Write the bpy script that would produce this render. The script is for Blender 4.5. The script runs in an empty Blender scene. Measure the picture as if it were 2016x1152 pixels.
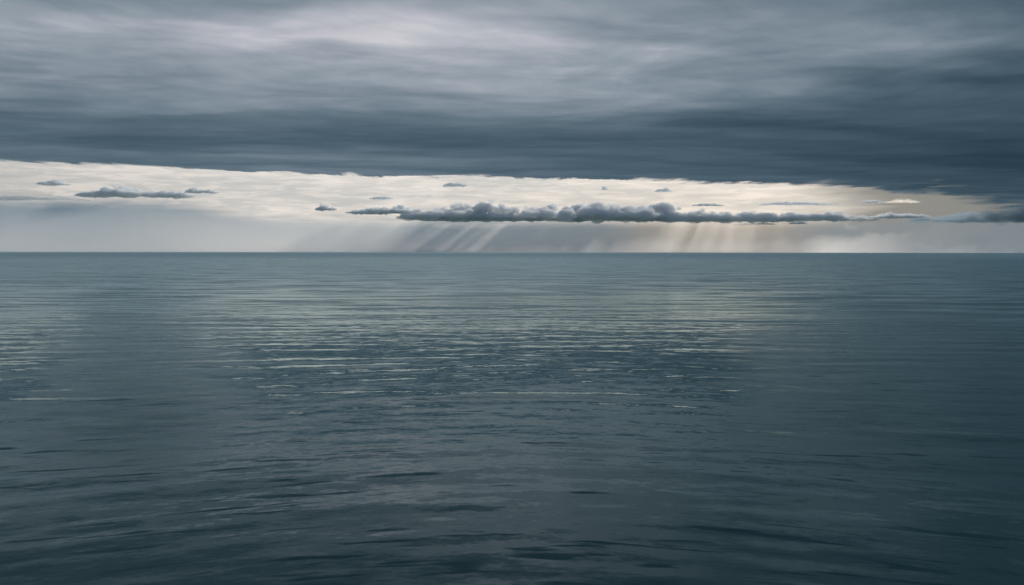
import bpy, bmesh, math
import numpy as np
from mathutils import Vector, Matrix

sc = bpy.context.scene
COL = sc.collection
R = math.radians

# ------------------------------------------------------------------ camera
FPX = 1008.0 / math.tan(R(30))            # focal length in pixels of the 2016 px wide photograph
CAM_H = 5.0
PITCH = math.atan(81.5 / FPX)
cam_d = bpy.data.cameras.new("camera")
cam = bpy.data.objects.new("camera", cam_d)
COL.objects.link(cam)
cam_d.sensor_width = 36.0
cam_d.lens = 18.0 / math.tan(R(30))
cam_d.clip_start = 0.5
cam_d.clip_end = 200000.0
cam.matrix_world = (Matrix.Translation((0, 0, CAM_H)) @ Matrix.Rotation(math.pi / 2 - PITCH, 4, 'X')
                    @ Matrix.Rotation(R(0.07), 4, 'Z'))
sc.camera = cam

# ------------------------------------------------------------------ sun, sky, exposure
SUN_EL, SUN_AZ = R(18.0), R(18.7)         # ahead of the camera, a little right, behind the cloud layer
sdir = Vector((math.sin(SUN_AZ) * math.cos(SUN_EL), math.cos(SUN_AZ) * math.cos(SUN_EL), math.sin(SUN_EL)))
sun_d = bpy.data.lights.new("sun", 'SUN')
sun_d.energy = 4.2
sun_d.angle = R(0.8)
sun_d.color = (1.0, 0.90, 0.79)
sun = bpy.data.objects.new("sun", sun_d)
sun.rotation_euler = sdir.to_track_quat('Z', 'Y').to_euler()
sun.location = (0, 0, 4000)
COL.objects.link(sun)

world = bpy.data.worlds.new("World")
sc.world = world
world.use_nodes = True


class NT:
    """small helper for writing node trees"""
    def __init__(self, tree):
        self.t = tree
        tree.nodes.clear()

    def n(self, kind, **kw):
        nd = self.t.nodes.new(kind)
        for k, v in kw.items():
            setattr(nd, k, v)
        return nd

    def put(self, sock, v):
        if isinstance(v, bpy.types.NodeSocket):
            self.t.links.new(v, sock)
        elif v is not None:
            sock.default_value = v

    def m(self, op, a, b=None, c=None, clamp=False):
        nd = self.n('ShaderNodeMath', operation=op, use_clamp=clamp)
        for s, v in zip(nd.inputs, (a, b, c)):
            self.put(s, v)
        return nd.outputs[0]

    def comb(self, x, y, z):
        nd = self.n('ShaderNodeCombineXYZ')
        for s, v in zip(nd.inputs, (x, y, z)):
            self.put(s, v)
        return nd.outputs[0]

    def sep(self, v):
        nd = self.n('ShaderNodeSeparateXYZ')
        self.put(nd.inputs[0], v)
        return nd.outputs

    def noise(self, vec, scale, detail=3.0, rough=0.5, dist=0.0, dim='3D'):
        nd = self.n('ShaderNodeTexNoise', noise_dimensions=dim)
        self.put(nd.inputs['Vector'], vec)
        nd.inputs['Scale'].default_value = scale
        nd.inputs['Detail'].default_value = detail
        nd.inputs['Roughness'].default_value = rough
        nd.inputs['Distortion'].default_value = dist
        return nd

    def rng(self, v, a, b, c=0.0, d=1.0, smooth=True):
        nd = self.n('ShaderNodeMapRange', interpolation_type='SMOOTHSTEP' if smooth else 'LINEAR')
        self.put(nd.inputs[0], v)
        for i, q in zip((1, 2, 3, 4), (a, b, c, d)):
            self.put(nd.inputs[i], q)
        return nd.outputs[0]

    def mix(self, f, a, b):
        nd = self.n('ShaderNodeMix', data_type='RGBA')
        self.put(nd.inputs[0], f)
        self.put(nd.inputs[6], a)
        self.put(nd.inputs[7], b)
        return nd.outputs[2]


w = NT(world.node_tree)
sky = w.n('ShaderNodeTexSky', sky_type='NISHITA')
sky.sun_disc = False
sky.sun_elevation = SUN_EL
sky.sun_rotation = SUN_AZ
sky.altitude = 0
sky.air_density = 1.0
sky.dust_density = 2.0
sky.ozone_density = 1.0
# thin high veil of cloud in the sky itself: milky cream sheet with long horizontal streaks
tc = w.n('ShaderNodeTexCoord')
dx, dy, dz = w.sep(tc.outputs['Generated'])
az = w.m('ARCTAN2', dx, dy)
el = w.m('ARCSINE', dz)
st = w.comb(w.m('MULTIPLY', az, 7.0), w.m('MULTIPLY', el, 75.0), 0.0)
n1 = w.noise(st, 1.0, 6.0, 0.58, 0.6)
veil_f = w.rng(n1.outputs[0], 0.38, 0.62, 0.0, 1.0)
st2 = w.comb(w.m('MULTIPLY', az, 26.0), w.m('MULTIPLY', el, 210.0), 3.0)
n2 = w.noise(st2, 1.0, 5.0, 0.6, 0.5)
veil_g = w.rng(n2.outputs[0], 0.44, 0.60, 0.0, 1.0)
vf = w.m('ADD', w.m('MULTIPLY', veil_f, 0.5), w.m('MULTIPLY', veil_g, 0.5))
deg = 180 / math.pi
eld = w.m('MULTIPLY', el, deg)
azd = w.m('MULTIPLY', az, deg)
veil_col = w.mix(vf, (5.7, 5.75, 5.7, 1), (8.4, 7.85, 7.35, 1))
# the sheet is thinnest towards the middle, milkier to the left, thick and slate to the right
left = w.rng(azd, -40.0, -8.0, 0.80, 1.0)
hot = w.rng(eld, 2.5, 5.5, 0.92, 1.0)
vs_ = w.n('ShaderNodeVectorMath', operation='SCALE')
w.put(vs_.inputs[0], veil_col)
w.put(vs_.inputs['Scale'], w.m('MULTIPLY', left, hot))
slate = (1.05, 1.50, 1.85, 1)
wob = w.m('MULTIPLY', w.m('SUBTRACT', n1.outputs[0], 0.5), 10.0)
right = w.rng(w.m('ADD', azd, wob), 16.5, 23.0, 0.0, 0.97)
c1 = w.mix(right, vs_.outputs[0], slate)
rise = w.rng(azd, -22.0, -14.0, 1.0, 0.0)
lowf = w.rng(w.m('SUBTRACT', w.m('ADD', eld, w.m('MULTIPLY', wob, 0.05)), w.m('MULTIPLY', rise, 0.9)), 1.3, 2.35, 0.93, 0.0)
far_low = w.mix(w.m('MULTIPLY', w.rng(azd, 5.0, 11.0, 0.0, 1.0), w.rng(azd, 15.0, 20.0, 1.0, 0.0)), (0.95, 1.75, 2.5, 1), (2.6, 2.35, 2.15, 1))
c2 = w.mix(lowf, c1, far_low)
# above the cloud layer the veil gives way to clear sky
clear = w.rng(eld, 7.0, 14.0, 0.97, 0.0)
cover = w.mix(clear, sky.outputs[0], c2)
bg = w.n('ShaderNodeBackground')
w.put(bg.inputs[0], cover)
bg.inputs[1].default_value = 0.1
wo = w.n('ShaderNodeOutputWorld')
w.put(wo.inputs[0], bg.outputs[0])

vs = sc.view_settings
vs.view_transform = 'Standard'
vs.look = 'None'
vs.gamma = 1.0
vs.use_curve_mapping = False
vs.exposure = 0.0
sc.cycles.volume_bounces = 8
sc.cycles.max_bounces = 12
sc.cycles.transparent_max_bounces = 16
sc.cycles.sample_clamp_indirect = 4.0
sc.cycles.use_denoising = True


# ------------------------------------------------------------------ helpers
def ray(px, py):
    """direction of the line of sight through a point of the photograph"""
    a, b = (px - 1008.0) / FPX, (576.0 - py) / FPX
    r0 = R(0.07)
    a, b = a * math.cos(r0) - b * math.sin(r0), a * math.sin(r0) + b * math.cos(r0)
    c, s = math.cos(PITCH), math.sin(PITCH)
    return np.array((a, c + b * s, -s + b * c))


def pixel_of(X, Y, Z):
    """where a world point falls in the photograph (arrays)"""
    c, s = math.cos(PITCH), math.sin(PITCH)
    Z = Z - CAM_H
    f = np.maximum(Y * c - Z * s, 1e-3)
    u = Y * s + Z * c
    return 1008.0 + FPX * X / f, 576.0 - FPX * u / f


def hash2(ix, iy, seed):
    h = (ix.astype(np.int64) * 374761393 + iy.astype(np.int64) * 668265263 + seed * 1442695041) & 0xFFFFFFFF
    h = ((h ^ (h >> 13)) * 1274126177) & 0xFFFFFFFF
    h = ((h ^ (h >> 16)) * 2246822519) & 0xFFFFFFFF
    return (h ^ (h >> 15)) & 0xFFFFFFFF


def gnoise(x, y, seed=0):
    """gradient noise, about -1..1"""
    ix, iy = np.floor(x), np.floor(y)
    fx, fy = x - ix, y - iy
    ux, uy = fx * fx * fx * (fx * (fx * 6 - 15) + 10), fy * fy * fy * (fy * (fy * 6 - 15) + 10)

    def g(a, b):
        ang = hash2(ix + a, iy + b, seed) / 4294967296.0 * 2 * math.pi
        return np.cos(ang) * (fx - a) + np.sin(ang) * (fy - b)
    n0 = g(0, 0) * (1 - ux) + g(1, 0) * ux
    n1 = g(0, 1) * (1 - ux) + g(1, 1) * ux
    return (n0 * (1 - uy) + n1 * uy) * 1.5


def fbm(x, y, octs=5, gain=0.5, seed=0, lac=2.03):
    s, a, t = 0.0, 1.0, 0.0
    for o in range(octs):
        s = s + a * gnoise(x + 17.3 * o, y - 9.1 * o, seed + o)
        t += a
        a *= gain
        x, y = x * lac, y * lac
    return s / t


def sstep(a, b, v):
    t = np.clip((v - a) / (b - a), 0, 1)
    return t * t * (3 - 2 * t)


def grid_mesh(name, X, Y, Z, wrap=False, flip=False):
    """one smooth-shaded mesh from arrays of shape (rows, cols)"""
    nr, nc = X.shape
    co = np.stack([X, Y, Z], -1).reshape(-1, 3).astype(np.float32)
    r = np.arange(nr - 1)[:, None]
    c = np.arange(nc if wrap else nc - 1)[None, :]
    c1 = (c + 1) % nc
    q = np.stack([r * nc + c, r * nc + c1, (r + 1) * nc + c1, (r + 1) * nc + c], -1).reshape(-1, 4)
    if flip:
        q = q[:, ::-1]
    return raw_mesh(name, co, q)


def raw_mesh(name, co, q, smooth=True):
    me = bpy.data.meshes.new(name)
    me.vertices.add(len(co))
    me.vertices.foreach_set('co', np.ascontiguousarray(co, np.float32).ravel())
    me.loops.add(q.size)
    me.loops.foreach_set('vertex_index', np.ascontiguousarray(q, np.int32).ravel())
    me.polygons.add(len(q))
    me.polygons.foreach_set('loop_start', np.arange(0, q.size, 4, dtype=np.int32))
    me.update(calc_edges=True)
    me.polygons.foreach_set('use_smooth', np.full(len(q), smooth))
    me.validate()
    return me


def outward(me):
    bm = bmesh.new()
    bm.from_mesh(me)
    bmesh.ops.recalc_face_normals(bm, faces=bm.faces)
    bm.to_mesh(me)
    bm.free()
    return me


EARTH = 6.371e6


def link(name, me, mat, label=None, cat=None, group=None, kind=None):
    o = bpy.data.objects.new(name, me)
    COL.objects.link(o)
    me.materials.append(mat)
    for k, v in (('label', label), ('category', cat), ('group', group), ('kind', kind)):
        if v:
            o[k] = v
    return o


def attr(me, name, v):
    a = me.attributes.new(name, 'FLOAT', 'POINT')
    a.data.foreach_set('value', np.ascontiguousarray(v, np.float32).ravel())


def material(name):
    m = bpy.data.materials.new(name)
    m.use_nodes = True
    return m, NT(m.node_tree)


# azimuths shared by sea and cloud layer: fine ahead, coarse behind
fine = np.linspace(-R(40), R(40), 1101)
coarse = np.linspace(R(40), R(320), 141)[1:-1]
AZ = np.concatenate([fine, coarse])


# ------------------------------------------------------------------ sea
def build_sea():
    dep = np.concatenate([np.linspace(R(80), R(26), 30)[:-1], np.linspace(R(26), R(1.0), 760)[:-1],
                          np.linspace(R(1.0), R(0.06), 60)])
    rad = CAM_H / np.tan(dep)
    rad = np.concatenate([rad, [7000, 12000, 20000, 35000, 60000, 90000]])
    Rr, Aa = np.meshgrid(rad, AZ, indexing='ij')
    X, Y = Rr * np.sin(Aa), Rr * np.cos(Aa)
    rng = np.random.RandomState(5)
    # wave trains bend round the viewer's headland, so crests curve away to both sides
    V = Y + 0.036 * X * X / (1 + (X / 16.0) ** 2) * np.exp(-np.maximum(Rr - 16, 0) / 26.0)
    Z = np.zeros_like(X)
    for i in range(46):
        lam = 0.9 * (14.0 / 0.9) ** (rng.rand() ** 1.7)
        th = rng.normal(0, 0.20 if lam > 3 else 0.30)
        k = 2 * math.pi / lam
        slope = 0.0034 * (1.0 if lam < 3.5 else 0.26)
        fade = 1 - sstep(22 * lam, 48 * lam, Rr)
        ph = k * (math.sin(th) * X + math.cos(th) * V) + rng.rand() * 6.28
        Z += fade * slope / k * np.sin(ph)
    # groups of long low crests in the middle distance, which catch the bright gap in lines
    grp = sstep(-0.04, 0.40, fbm(X / 17.0 + 5, V / 5.5 + 2, 3, 0.5, seed=91)) * sstep(15, 25, Rr) * (1 - sstep(90, 140, Rr))
    for i in range(9):
        lam = 1.5 + 2.0 * rng.rand()
        th = rng.normal(0, 0.07)
        k = 2 * math.pi / lam
        Z += grp * 0.0185 / k * np.sin(k * (math.sin(th) * X + math.cos(th) * (V + 0.5 * fbm(X / 5.0, V / 5.0, 2, seed=93))) + rng.rand() * 6.28)
    patch = 0.85 + 0.35 * fbm(X / 26.0 + 3, V / 9.0, 3, seed=77)
    Z *= np.clip(patch, 0.25, 1.5)
    Z *= 1 - sstep(R(38), R(44), np.abs((Aa + math.pi) % (2 * math.pi) - math.pi))
    Z -= Rr * Rr / (2 * EARTH)               # the horizon is where the round earth puts it
    me = grid_mesh('sea', X, Y, Z, wrap=True)
    m, t = material('sea_water')
    geo = t.n('ShaderNodeNewGeometry')
    px, py, pz = t.sep(geo.outputs['Position'])
    r = t.m('SQRT', t.m('ADD', t.m('MULTIPLY', px, px), t.m('MULTIPLY', py, py)))
    xx = t.m('MULTIPLY', px, px)
    bend = t.m('MULTIPLY', t.m('DIVIDE', t.m('MULTIPLY', xx, 0.036), t.m('ADD', 1.0, t.m('DIVIDE', xx, 256.0))),
               t.m('EXPONENT', t.m('DIVIDE', t.m('MAXIMUM', t.m('SUBTRACT', r, 16.0), 0.0), -26.0)))
    v = t.m('ADD', py, bend)

    def slopes(sx, sy, scale, detail, amp, z):
        nd = t.noise(t.comb(t.m('MULTIPLY', px, sx), t.m('MULTIPLY', v, sy), z), scale, detail, 0.55, 0.3)
        c = t.sep(nd.outputs[1])
        return (t.m('MULTIPLY', t.m('SUBTRACT', c[0], 0.5), t.m('MULTIPLY', amp, 0.45)),
                t.m('MULTIPLY', t.m('SUBTRACT', c[1], 0.5), amp))

    patch = t.noise(t.comb(t.m('MULTIPLY', px, 0.35), v, 7.0), 0.05, 3.0, 0.55, 0.4)
    pf = t.rng(patch.outputs[0], 0.3, 0.7, 0.65, 1.3)
    calm = t.rng(r, 12.0, 26.0, 0.55, 1.0)
    pf = t.m('MULTIPLY', pf, calm)
    far = t.rng(r, 45.0, 120.0, 0.0, 1.0)
    s0 = slopes(0.10, 0.42, 1.0, 2.0, t.m('MULTIPLY', far, 0.42), 1.0)
    s1 = slopes(0.35, 1.25, 1.0, 2.0, t.m('MULTIPLY', pf, 0.055), 2.0)
    s2 = slopes(1.6, 4.5, 1.0, 3.0, t.m('MULTIPLY', pf, 0.13), 3.0)
    s3 = slopes(8.0, 17.0, 1.0, 2.0, t.m('MULTIPLY', pf, 0.07), 4.0)
    sx = t.m('ADD', t.m('ADD', s0[0], s1[0]), t.m('ADD', s2[0], s3[0]))
    sy = t.m('ADD', t.m('ADD', s0[1], s1[1]), t.m('ADD', s2[1], s3[1]))
    # short steep faces of the ripples, turned towards the shore
    ln = t.noise(t.comb(t.m('MULTIPLY', px, 0.55), t.m('MULTIPLY', v, 3.1), 5.0), 1.0, 3.0, 0.5, 0.4)
    pl = t.noise(t.comb(t.m('MULTIPLY', px, 0.12), t.m('MULTIPLY', v, 0.45), 6.0), 1.0, 2.0, 0.5, 0.2)
    steep = t.m('MULTIPLY', t.rng(ln.outputs[0], 0.56, 0.70, 0.0, 1.0), t.rng(pl.outputs[0], 0.42, 0.62, 0.0, 0.12))
    sy = t.m('SUBTRACT', sy, steep)
    add = t.n('ShaderNodeVectorMath', operation='ADD')
    t.put(add.inputs[0], geo.outputs['Normal'])
    t.put(add.inputs[1], t.comb(sx, sy, 0.0))
    nrm = t.n('ShaderNodeVectorMath', operation='NORMALIZE')
    t.put(nrm.inputs[0], add.outputs[0])
    lane_n = t.noise(t.comb(t.m('MULTIPLY', px, 0.10), t.m('MULTIPLY', py, 0.55), 9.0), 1.0, 5.0, 0.6, 0.3)
    ratio = t.m('ADD', t.m('DIVIDE', px, t.m('MAXIMUM', py, 5.0)), t.m('MULTIPLY', t.m('SUBTRACT', lane_n.outputs[0], 0.5), 0.35))
    # two lanes of wind-roughened water, one to the right and a narrow one to the left
    lane = t.m('MAXIMUM', t.rng(ratio, 0.12, 0.42, 0.0, 1.0),
               t.m('MULTIPLY', t.rng(ratio, -0.60, -0.45, 0.0, 1.0), t.rng(ratio, -0.43, -0.24, 1.0, 0.0)))
    lane = t.m('MULTIPLY', lane, t.rng(r, 15.0, 28.0, 0.0, 1.0))
    lr = t.m('LOGARITHM', r, 10.0)
    base_r = t.m('ADD', t.rng(lr, 1.55, 2.4, 0.05, 0.27), t.rng(lr, 2.7, 3.2, 0.0, 0.42))
    rough = t.m('MAXIMUM', base_r, t.m('MULTIPLY', lane, 0.29))
    body = t.n('ShaderNodeBsdfDiffuse')
    body.inputs[0].default_value = (0.005, 0.056, 0.060, 1)
    gl = t.n('ShaderNodeBsdfGlossy', distribution='GGX')
    gl.inputs['Color'].default_value = (0.84, 0.985, 0.985, 1)
    t.put(gl.inputs['Roughness'], rough)
    t.put(gl.inputs['Normal'], nrm.outputs[0])
    fr = t.n('ShaderNodeFresnel')
    fr.inputs['IOR'].default_value = 1.34
    t.put(fr.inputs['Normal'], nrm.outputs[0])
    mx = t.n('ShaderNodeMixShader')
    t.put(mx.inputs[0], fr.outputs[0])
    t.put(mx.inputs[1], body.outputs[0])
    t.put(mx.inputs[2], gl.outputs[0])
    out = t.n('ShaderNodeOutputMaterial')
    t.put(out.inputs[0], mx.outputs[0])
    link('sea', me, m, 'calm dark teal sea with low ripples reaching to the horizon', kind='structure')


build_sea()

# ------------------------------------------------------------------ overcast layer
DECK_H = 1000.0
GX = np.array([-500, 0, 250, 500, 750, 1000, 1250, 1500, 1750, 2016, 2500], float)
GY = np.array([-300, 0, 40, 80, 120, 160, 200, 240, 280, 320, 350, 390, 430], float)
# seen brightness of the layer's underside, painted into its translucent colour as light and shade
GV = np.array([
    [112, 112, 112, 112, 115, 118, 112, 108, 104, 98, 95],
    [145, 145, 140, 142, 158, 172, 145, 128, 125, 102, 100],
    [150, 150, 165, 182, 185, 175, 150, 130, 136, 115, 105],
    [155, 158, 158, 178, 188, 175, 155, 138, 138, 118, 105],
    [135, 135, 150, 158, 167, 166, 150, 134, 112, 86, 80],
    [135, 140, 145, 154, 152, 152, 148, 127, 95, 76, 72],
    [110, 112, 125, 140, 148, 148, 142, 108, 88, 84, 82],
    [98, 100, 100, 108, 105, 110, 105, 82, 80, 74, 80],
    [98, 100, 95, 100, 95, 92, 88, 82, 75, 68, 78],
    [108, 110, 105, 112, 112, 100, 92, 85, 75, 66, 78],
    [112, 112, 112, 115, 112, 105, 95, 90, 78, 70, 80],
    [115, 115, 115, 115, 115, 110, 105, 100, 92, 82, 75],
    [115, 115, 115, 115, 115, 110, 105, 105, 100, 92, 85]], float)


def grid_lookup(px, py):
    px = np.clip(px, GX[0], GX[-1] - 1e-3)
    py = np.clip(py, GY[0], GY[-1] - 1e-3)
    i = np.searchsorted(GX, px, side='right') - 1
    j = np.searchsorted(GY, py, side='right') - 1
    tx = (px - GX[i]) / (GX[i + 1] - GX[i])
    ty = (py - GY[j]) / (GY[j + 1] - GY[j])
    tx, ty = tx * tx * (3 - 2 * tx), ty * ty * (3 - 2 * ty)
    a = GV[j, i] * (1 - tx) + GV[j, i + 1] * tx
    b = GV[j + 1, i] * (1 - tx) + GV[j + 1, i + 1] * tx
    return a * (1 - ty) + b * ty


DECK_GAIN = 2.0        # calibration of the painted brightness: light falling on the layer's top


def build_deck():
    el = np.concatenate([np.linspace(R(85), R(20), 40)[:-1], np.linspace(R(20), R(1.9), 620)])
    rad = (DECK_H - CAM_H) / np.tan(el)
    Rr, Aa = np.meshgrid(rad, AZ, indexing='ij')
    X, Y = Rr * np.sin(Aa), Rr * np.cos(Aa)
    front = np.abs((Aa + math.pi) % (2 * math.pi) - math.pi)
    ahead = 1 - sstep(R(45), R(85), front)
    px, py = pixel_of(X, Y, np.full_like(X, DECK_H))
    px = np.where(front < R(80), px, np.where(np.sin(Aa) > 0, 2400, -400))
    py = np.where(front < R(80), py, -200)
    xk, yk = X / 1000.0, Y / 1000.0
    # warps give the feathery, sheared look of a windblown layer
    wx = fbm(xk * 0.55, yk * 0.8, 4, seed=11)
    wy = fbm(xk * 0.55 + 40, yk * 0.8 + 7, 4, seed=23)
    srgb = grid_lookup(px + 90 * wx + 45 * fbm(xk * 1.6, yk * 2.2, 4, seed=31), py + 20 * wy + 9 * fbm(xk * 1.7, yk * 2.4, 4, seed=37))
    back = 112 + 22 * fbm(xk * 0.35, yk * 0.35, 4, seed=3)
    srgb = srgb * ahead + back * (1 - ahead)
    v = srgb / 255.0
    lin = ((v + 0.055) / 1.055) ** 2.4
    shade_depth = -np.log(lin / 0.90) - 0.40  # seen light and dark inverted into how much colour the layer lets through
    streak = fbm(xk * 0.32 + 0.8 * wx, (yk - 0.26 * xk) * 0.95 + 0.5 * wy, 5, 0.42, seed=51)
    u1, v1 = xk * 0.82 + yk * 0.57, yk * 0.82 - xk * 0.57
    feather = fbm(u1 * 0.55 + 0.9 * wy, v1 * 1.9 + 1.1 * wx, 7, 0.50, seed=61)
    puff = fbm(xk * 2.2 + 1.3 * wx, yk * 2.0 + 1.3 * wy, 6, 0.58, seed=67)
    top = sstep(290, 110, py)
    shade_depth = shade_depth + 0.42 * streak * (1 - 0.5 * top) + 0.30 * feather * (0.15 + 0.85 * top) + 0.32 * puff * (0.3 + 0.7 * top)
    shade_depth = np.clip(shade_depth, 0.12, 6)
    # far edge of the layer: nearer on the left, stretched out on the right to put the haze in shade
    ex = np.array([-900, -200, 0, 250, 500, 760, 1000, 1250, 1500, 1700, 1850, 1960, 2016, 2300, 3000])
    ey = np.array([312, 316, 319, 327, 341, 349, 353, 357, 364, 373, 388, 422, 438, 450, 450])
    edge = np.interp(px, ex, ey)
    rag = 9.0 * fbm(xk * 0.9, yk * 0.9, 6, 0.62, seed=71) + 5.0 * fbm(xk * 3.1, yk * 0.5, 5, 0.65, seed=73)
    soft = np.interp(px, [0, 1500, 1750, 1900, 2016], [2.2, 2.5, 6, 16, 20])
    soft = soft * np.clip(1 + 1.9 * fbm(xk * 0.7, yk * 0.5, 4, 0.6, seed=77), 0.5, 3.0)
    al = sstep(1, -1, (py - (edge + rag - soft)) / soft)
    al = al * ahead + (1 - ahead)
    under = 40 * fbm(xk * 0.5, yk * 0.6, 4, 0.42, seed=81)
    lift = 90 * np.exp(-np.clip((edge - py), 0, 200) / 7.0) * ahead
    Z = DECK_H + under * np.clip(Rr / 3000, 0.4, 1) + lift * 0
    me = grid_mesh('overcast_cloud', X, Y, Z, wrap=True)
    attr(me, 'painted_shade', shade_depth)
    attr(me, 'cover', al)
    m, t = material('cloud_layer')
    a = t.n('ShaderNodeAttribute', attribute_name='painted_shade')
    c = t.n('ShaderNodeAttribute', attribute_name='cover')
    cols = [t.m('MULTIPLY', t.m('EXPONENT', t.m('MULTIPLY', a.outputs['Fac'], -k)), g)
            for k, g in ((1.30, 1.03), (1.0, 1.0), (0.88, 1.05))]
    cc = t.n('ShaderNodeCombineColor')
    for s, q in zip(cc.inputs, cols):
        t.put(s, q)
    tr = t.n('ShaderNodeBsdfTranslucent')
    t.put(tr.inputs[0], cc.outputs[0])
    tp = t.n('ShaderNodeBsdfTransparent')
    mx = t.n('ShaderNodeMixShader')
    t.put(mx.inputs[0], c.outputs['Fac'])
    t.put(mx.inputs[1], tp.outputs[0])
    t.put(mx.inputs[2], tr.outputs[0])
    out = t.n('ShaderNodeOutputMaterial')
    t.put(out.inputs[0], mx.outputs[0])
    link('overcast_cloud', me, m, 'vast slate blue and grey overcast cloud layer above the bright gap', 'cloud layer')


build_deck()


# ------------------------------------------------------------------ cumulus clouds beyond the layer
def cloud_material(name, dens, col, g=0.3):
    m, t = material(name)
    pv = t.n('ShaderNodeVolumePrincipled')
    pv.inputs['Color'].default_value = (*col, 1)
    pv.inputs['Density'].default_value = dens
    pv.inputs['Anisotropy'].default_value = g
    out = t.n('ShaderNodeOutputMaterial')
    t.put(out.inputs['Volume'], pv.outputs[0])
    return m


M_CLOUD = cloud_material('cumulus', 0.019, (0.970, 0.990, 1.0), -0.15)
M_SMALL = cloud_material('small_cumulus', 0.026, (0.945, 0.98, 1.0), -0.15)
M_SHADED = cloud_material('painted_shade_cloud', 0.0035, (0.50, 0.63, 0.73), 0.0)  # scatter colour darkened so the far right bank looks shaded
M_BRIGHT = cloud_material('sunlit_cloud', 0.0012, (1.0, 0.96, 0.92), 0.5)
M_THIN = cloud_material('thin_cloud', 0.0016, (0.97, 0.97, 0.97), 0.55)


def ball():
    bm = bmesh.new()
    bmesh.ops.create_icosphere(bm, subdivisions=2, radius=1.0)
    co = np.array([v.co[:] for v in bm.verts])
    fa = np.array([[v.index for v in f.verts] for f in bm.faces])
    bm.free()
    return co, fa


BALL_CO, BALL_FA = ball()


def remeshed(co, fa, voxel):
    """one closed skin round a heap of overlapping balls"""
    me = bpy.data.meshes.new('heap')
    me.from_pydata(co.tolist(), [], fa.tolist())
    o = bpy.data.objects.new('heap', me)
    COL.objects.link(o)
    md = o.modifiers.new('skin', 'REMESH')
    md.mode = 'VOXEL'
    md.voxel_size = voxel
    md.use_smooth_shade = True
    dg = bpy.context.evaluated_depsgraph_get()
    out = bpy.data.meshes.new_from_object(o.evaluated_get(dg))
    bpy.data.objects.remove(o)
    bpy.data.meshes.remove(me)
    return out


def build_cloud(name, label, x0, x1, ybase, ytop, D, depth, seed, mat=None, profile=None, rag=1.0):
    """cloud heaped up from billows, x0..x1 / ybase..ytop as seen in the photograph, its front D metres off"""
    mat = mat or M_CLOUD
    a, b = ray(x0, ybase), ray(x1, ybase)
    Dm = D + depth * 0.5
    Xa, Xb = a[0] / a[1] * Dm, b[0] / b[1] * Dm
    zb = CAM_H + (0.5 * (a + b))[2] / (0.5 * (a + b))[1] * Dm
    top = ray(0.5 * (x0 + x1), ytop)
    zt = CAM_H + top[2] / top[1] * Dm
    W, H = Xb - Xa, (zt - zb) * (1.0 if x1 - x0 > 110 else 1.4)
    rs = np.random.RandomState(seed * 7 + 1)
    prof = profile or [(0, .15), (.12, .5), (.3, 1), (.65, .95), (.85, .5), (1, .12)]
    pu, pv = [p[0] for p in prof], [p[1] for p in prof]
    C_, S_ = [], []

    def add(u, y, z, rx, ry, rz):
        C_.append((u * W, y, z))
        S_.append((rx, ry, rz))
    # low level layer
    n = int(np.clip(W / H * 1.5, 7, 90))
    for i in range(n):
        u = (i + rs.rand()) / n
        e = np.interp(u, pu, pv)
        tip = min(1.0, min(u, 1 - u) / 0.16)
        hz = H * (0.07 + 0.14 * e) * (0.7 + 0.5 * rs.rand()) * (0.45 + 0.55 * tip)
        rx = min(H * (0.7 + 1.1 * rs.rand()), W * 0.20)
        u = min(max(u, rx * 0.8 / W), 1 - rx * 0.8 / W)
        add(u, (rs.rand() - 0.5) * depth * 0.45, hz * 0.75 * (0.8 + 0.5 * rs.rand()), rx, depth * (0.22 + 0.20 * rs.rand() * e), hz)
    # billows piled on it
    m = int(np.clip(W / H * 8 * max(depth / H / 3, 1), 24, 1200))
    for i in range(m):
        u = rs.rand()
        e = np.interp(u, pu, pv) * np.clip(0.80 + 0.55 * rag * float(fbm(np.array([u * W / H * 0.42 + seed]), np.array([seed * 1.7]), 2, 0.6, seed=seed)[0]), 0.3, 1.15)
        r = H * (0.07 + 0.26 * rs.rand() ** 1.7) * (0.5 + 0.5 * e)
        y = (rs.rand() - 0.5) * 2
        zmax = max(H * e * math.sqrt(max(0.02, 1 - y * y * 0.8)) - r, r * 0.6)
        z = zmax * (0.45 + 0.55 * rs.rand() ** 0.5)
        st = 1.35 + 0.9 * rs.rand()
        if u * W < r * st or (1 - u) * W < r * st:
            continue
        add(u, y * (depth * 0.5 - r * 1.5) * min(1, 0.35 + e), z, r * st, r * 1.7, r)
    C_, S_ = np.array(C_), np.array(S_)
    co = (BALL_CO[None] * S_[:, None, :] + C_[:, None, :]).reshape(-1, 3)
    fa = (BALL_FA[None] + (np.arange(len(C_)) * len(BALL_CO))[:, None, None]).reshape(-1, 3)
    vox = float(np.clip(H / 24, 4.0, 15.0))
    me = remeshed(co, fa, vox)
    me.name = name
    nv = len(me.vertices)
    p = np.empty(nv * 3, np.float32)
    q = np.empty(nv * 3, np.float32)
    me.vertices.foreach_get('co', p)
    me.vertex_normals.foreach_get('vector', q)
    p, q = p.reshape(-1, 3).astype(float), q.reshape(-1, 3)
    f = 4.2 / H
    x, y, z = p.T
    nz = fbm(x * f + 0.7 * y * f, z * f * 1.5 - 0.5 * y * f, 4, 0.55, seed=seed + 30) + fbm(y * f + 9, z * f * 1.3 + 0.6 * x * f, 4, 0.55, seed=seed + 60)
    p += q * (nz * H * 0.12)[:, None]
    me.vertices.foreach_set('co', p.astype(np.float32).ravel())
    me.update()
    o = link(name, me, mat, label, 'cloud', 'cumulus clouds in the bright gap above the horizon')
    o.location = (Xa, Dm, zb)
    return o


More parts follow.
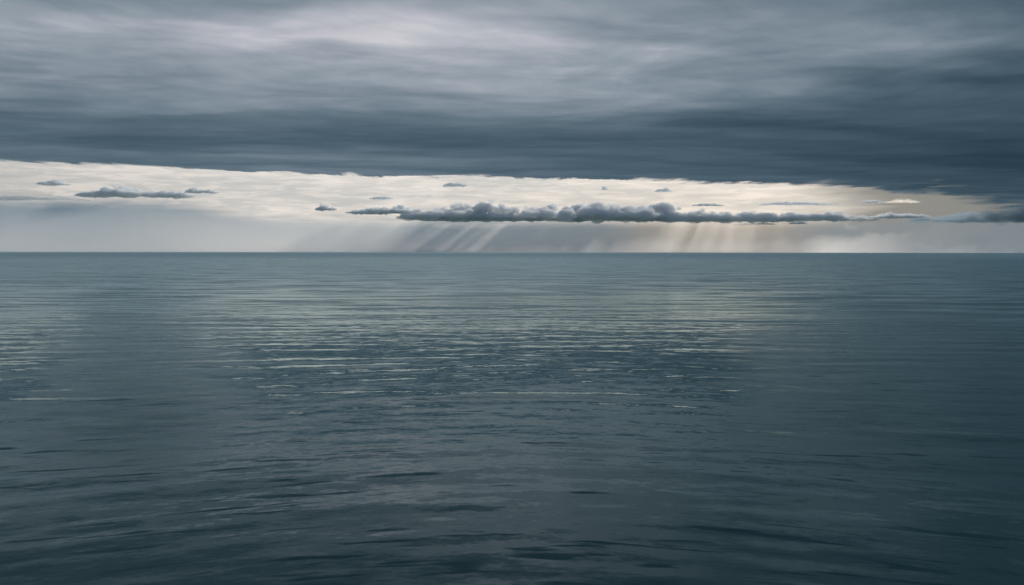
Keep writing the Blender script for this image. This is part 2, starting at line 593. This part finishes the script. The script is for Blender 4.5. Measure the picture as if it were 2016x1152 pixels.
C = build_cloud
P_MAIN = [(0, .3), (.05, .7), (.2, 1), (.35, .92), (.5, .85), (.62, .95), (.75, .9), (.86, 1.0), (.95, .75), (1, .4)]
C('cloud', 'largest long grey cloud with a lumpy top in the middle of the gap', 792, 1296, 432, 385, 16500, 1900, 1, profile=P_MAIN)
C('cloud', 'grey cloud with two humps joining the right end of the largest cloud', 1238, 1560, 435, 391, 17150, 1000, 2,
  profile=[(0, .75), (.2, .9), (.4, 1), (.6, .6), (.8, .55), (1, .1)])
C('cloud', 'low dark wedge of cloud ending right of the two humped cloud', 1505, 1722, 434, 404, 17300, 900, 3,
  profile=[(0, .5), (.3, .8), (.6, 1), (1, .1)])
C('cloud', 'slim dark cloud second from the right end of the row', 1712, 1828, 429, 416, 17300, 800, 4, M_SMALL)
C('cloud', 'dim slate cloud at the far right, enlarged out of view to shade the haze', 1776, 2420, 437, 405, 17100, 2200, 5, M_SHADED)  # faint cloud widened past the frame as a blocker, to shadow the haze
C('cloud', 'ragged thin grey cloud tapering off the left end of the largest cloud', 684, 812, 420, 400, 16700, 1000, 6, M_SMALL,
  profile=[(0, .2), (.3, .6), (.6, 1), (.9, .9), (1, .5)])
C('cloud', 'tiny pointed cloud scrap, leftmost of the middle row', 622, 662, 414, 402, 16900, 500, 7, M_SMALL)
C('cloud', 'broad rounded grey cloud alone on the left over the sea', 158, 378, 387, 357, 12600, 900, 8, M_SMALL,
  profile=[(0, .25), (.15, .55), (.25, .95), (.45, 1), (.58, .75), (.8, .5), (1, .1)])
C('cloud', 'small flat grey cloud just right of the broad left cloud', 366, 430, 380, 369, 12700, 450, 9, M_SMALL)
C('cloud', 'small oval grey cloud, farthest left in the gap', 78, 136, 364, 354, 12700, 450, 10, M_SMALL)
C('cloud', 'flat grey haze topped cloud strip cut by the left edge of the photo', -260, 150, 391, 383, 12800, 1300, 21, M_SMALL)
C('cloud', 'faint low shred of cloud under the farthest left oval cloud', 98, 176, 386, 378, 12800, 400, 11, M_THIN)
C('cloud', 'small dark lens shaped cloud hanging high above the middle row', 872, 920, 367, 355, 17400, 500, 12, M_SMALL)
C('cloud', 'small grey cloudlet above the ragged left taper', 728, 776, 392, 385, 17200, 450, 13, M_SMALL)
C('cloud', 'tiny dark cloud dot high between two bright streaks', 1184, 1198, 374, 367, 17600, 250, 14, M_SMALL)
C('cloud', 'small dark oval cloudlet close under the overcast edge', 1288, 1322, 377, 370, 17500, 400, 15, M_SMALL)
C('cloud', 'long thin dark cloud streak above the low dark wedge', 1496, 1642, 403, 395, 17500, 700, 16, M_SMALL)
C('cloud', 'short thin dark streak right of the long thin streak', 1694, 1742, 399, 394, 17500, 400, 17, M_SMALL)
C('cloud', 'small flat shred under the right side of the two humped cloud', 1446, 1526, 442, 437, 17650, 350, 18, M_SMALL)
C('cloud', 'small shred left of the low dark wedge tip, hanging under its base', 1550, 1590, 441, 437, 17650, 300, 19, M_SMALL)
C('cloud', 'faint grey puff floating just over the two humped cloud', 1362, 1424, 405, 400, 18900, 400, 20, M_SMALL)
C('cloud', 'small cream sunlit wisp high at the right end of the gap', 1744, 1812, 399, 390, 19500, 350, 22, M_BRIGHT)
C('cloud', 'tiny cream sunlit scrap below the right half of the largest cloud', 1120, 1184, 442, 437, 17700, 250, 23, M_BRIGHT)
C('cloud', 'small cream sunlit scrap at the low left corner of the largest cloud', 796, 844, 424, 419, 18700, 250, 24, M_BRIGHT)
C('cloud', 'pale pinkish wisp on its own left of the middle row', 524, 572, 415, 408, 19500, 300, 25, M_BRIGHT)


# ------------------------------------------------------------------ haze bank lit by shafts of sun
def build_haze():
    pts = [(-14000, 10200), (-9000, 11000), (-5200, 12000), (-3000, 15200), (0, 15900), (5000, 16100), (10000, 16400), (16000, 16800)]
    xs = np.linspace(-14000, 16000, 121)
    yb = np.interp(xs, [p[0] for p in pts], [p[1] for p in pts]) + 900
    yb = np.convolve(np.pad(yb, 6, mode='edge'), np.ones(13) / 13, 'valid')
    one = np.ones_like(xs)
    top = np.interp(xs, [-5600, -3200], [735, 585]) * one
    dep = np.interp(xs, [-5700, -4300, 4600, 6200, 7600], [1100, 2000, 2000, 600, 150]) * one
    prof = [(0 * one, 2 * one), (0 * one, top), (-dep * .35, top * .78), (-dep * .75, top * .32), (-dep, 40 * one), (-dep, 2 * one)]
    X = np.repeat(xs[:, None], len(prof), 1)
    Y = yb[:, None] + np.stack([p[0] for p in prof], 1)
    Z = np.stack([p[1] for p in prof], 1)
    low = Z == 2
    Z = np.where(low, 3 - (X ** 2 + Y ** 2) / (2 * EARTH), Z)
    nc = len(prof)
    co = np.stack([X, Y, Z], -1).reshape(-1, 3)
    r = np.arange(len(xs) - 1)[:, None]
    c = np.arange(nc)[None]
    c1 = (c + 1) % nc
    q = np.stack([r * nc + c, (r + 1) * nc + c, (r + 1) * nc + c1, r * nc + c1], -1).reshape(-1, 4)
    L = (len(xs) - 1) * nc
    caps = np.array([[0, 1, 2, 3], [0, 3, 4, 5], [L + 3, L + 2, L + 1, L], [L + 5, L + 4, L + 3, L]])
    me = raw_mesh('haze', co, np.concatenate([q, caps]), smooth=False)
    outward(me)
    m = cloud_material('haze', 0.00056, (0.97, 0.975, 0.98), 0.38)
    link('haze', me, m, 'pale haze under the clouds crossed by slanting sunbeams', kind='stuff')


build_haze()
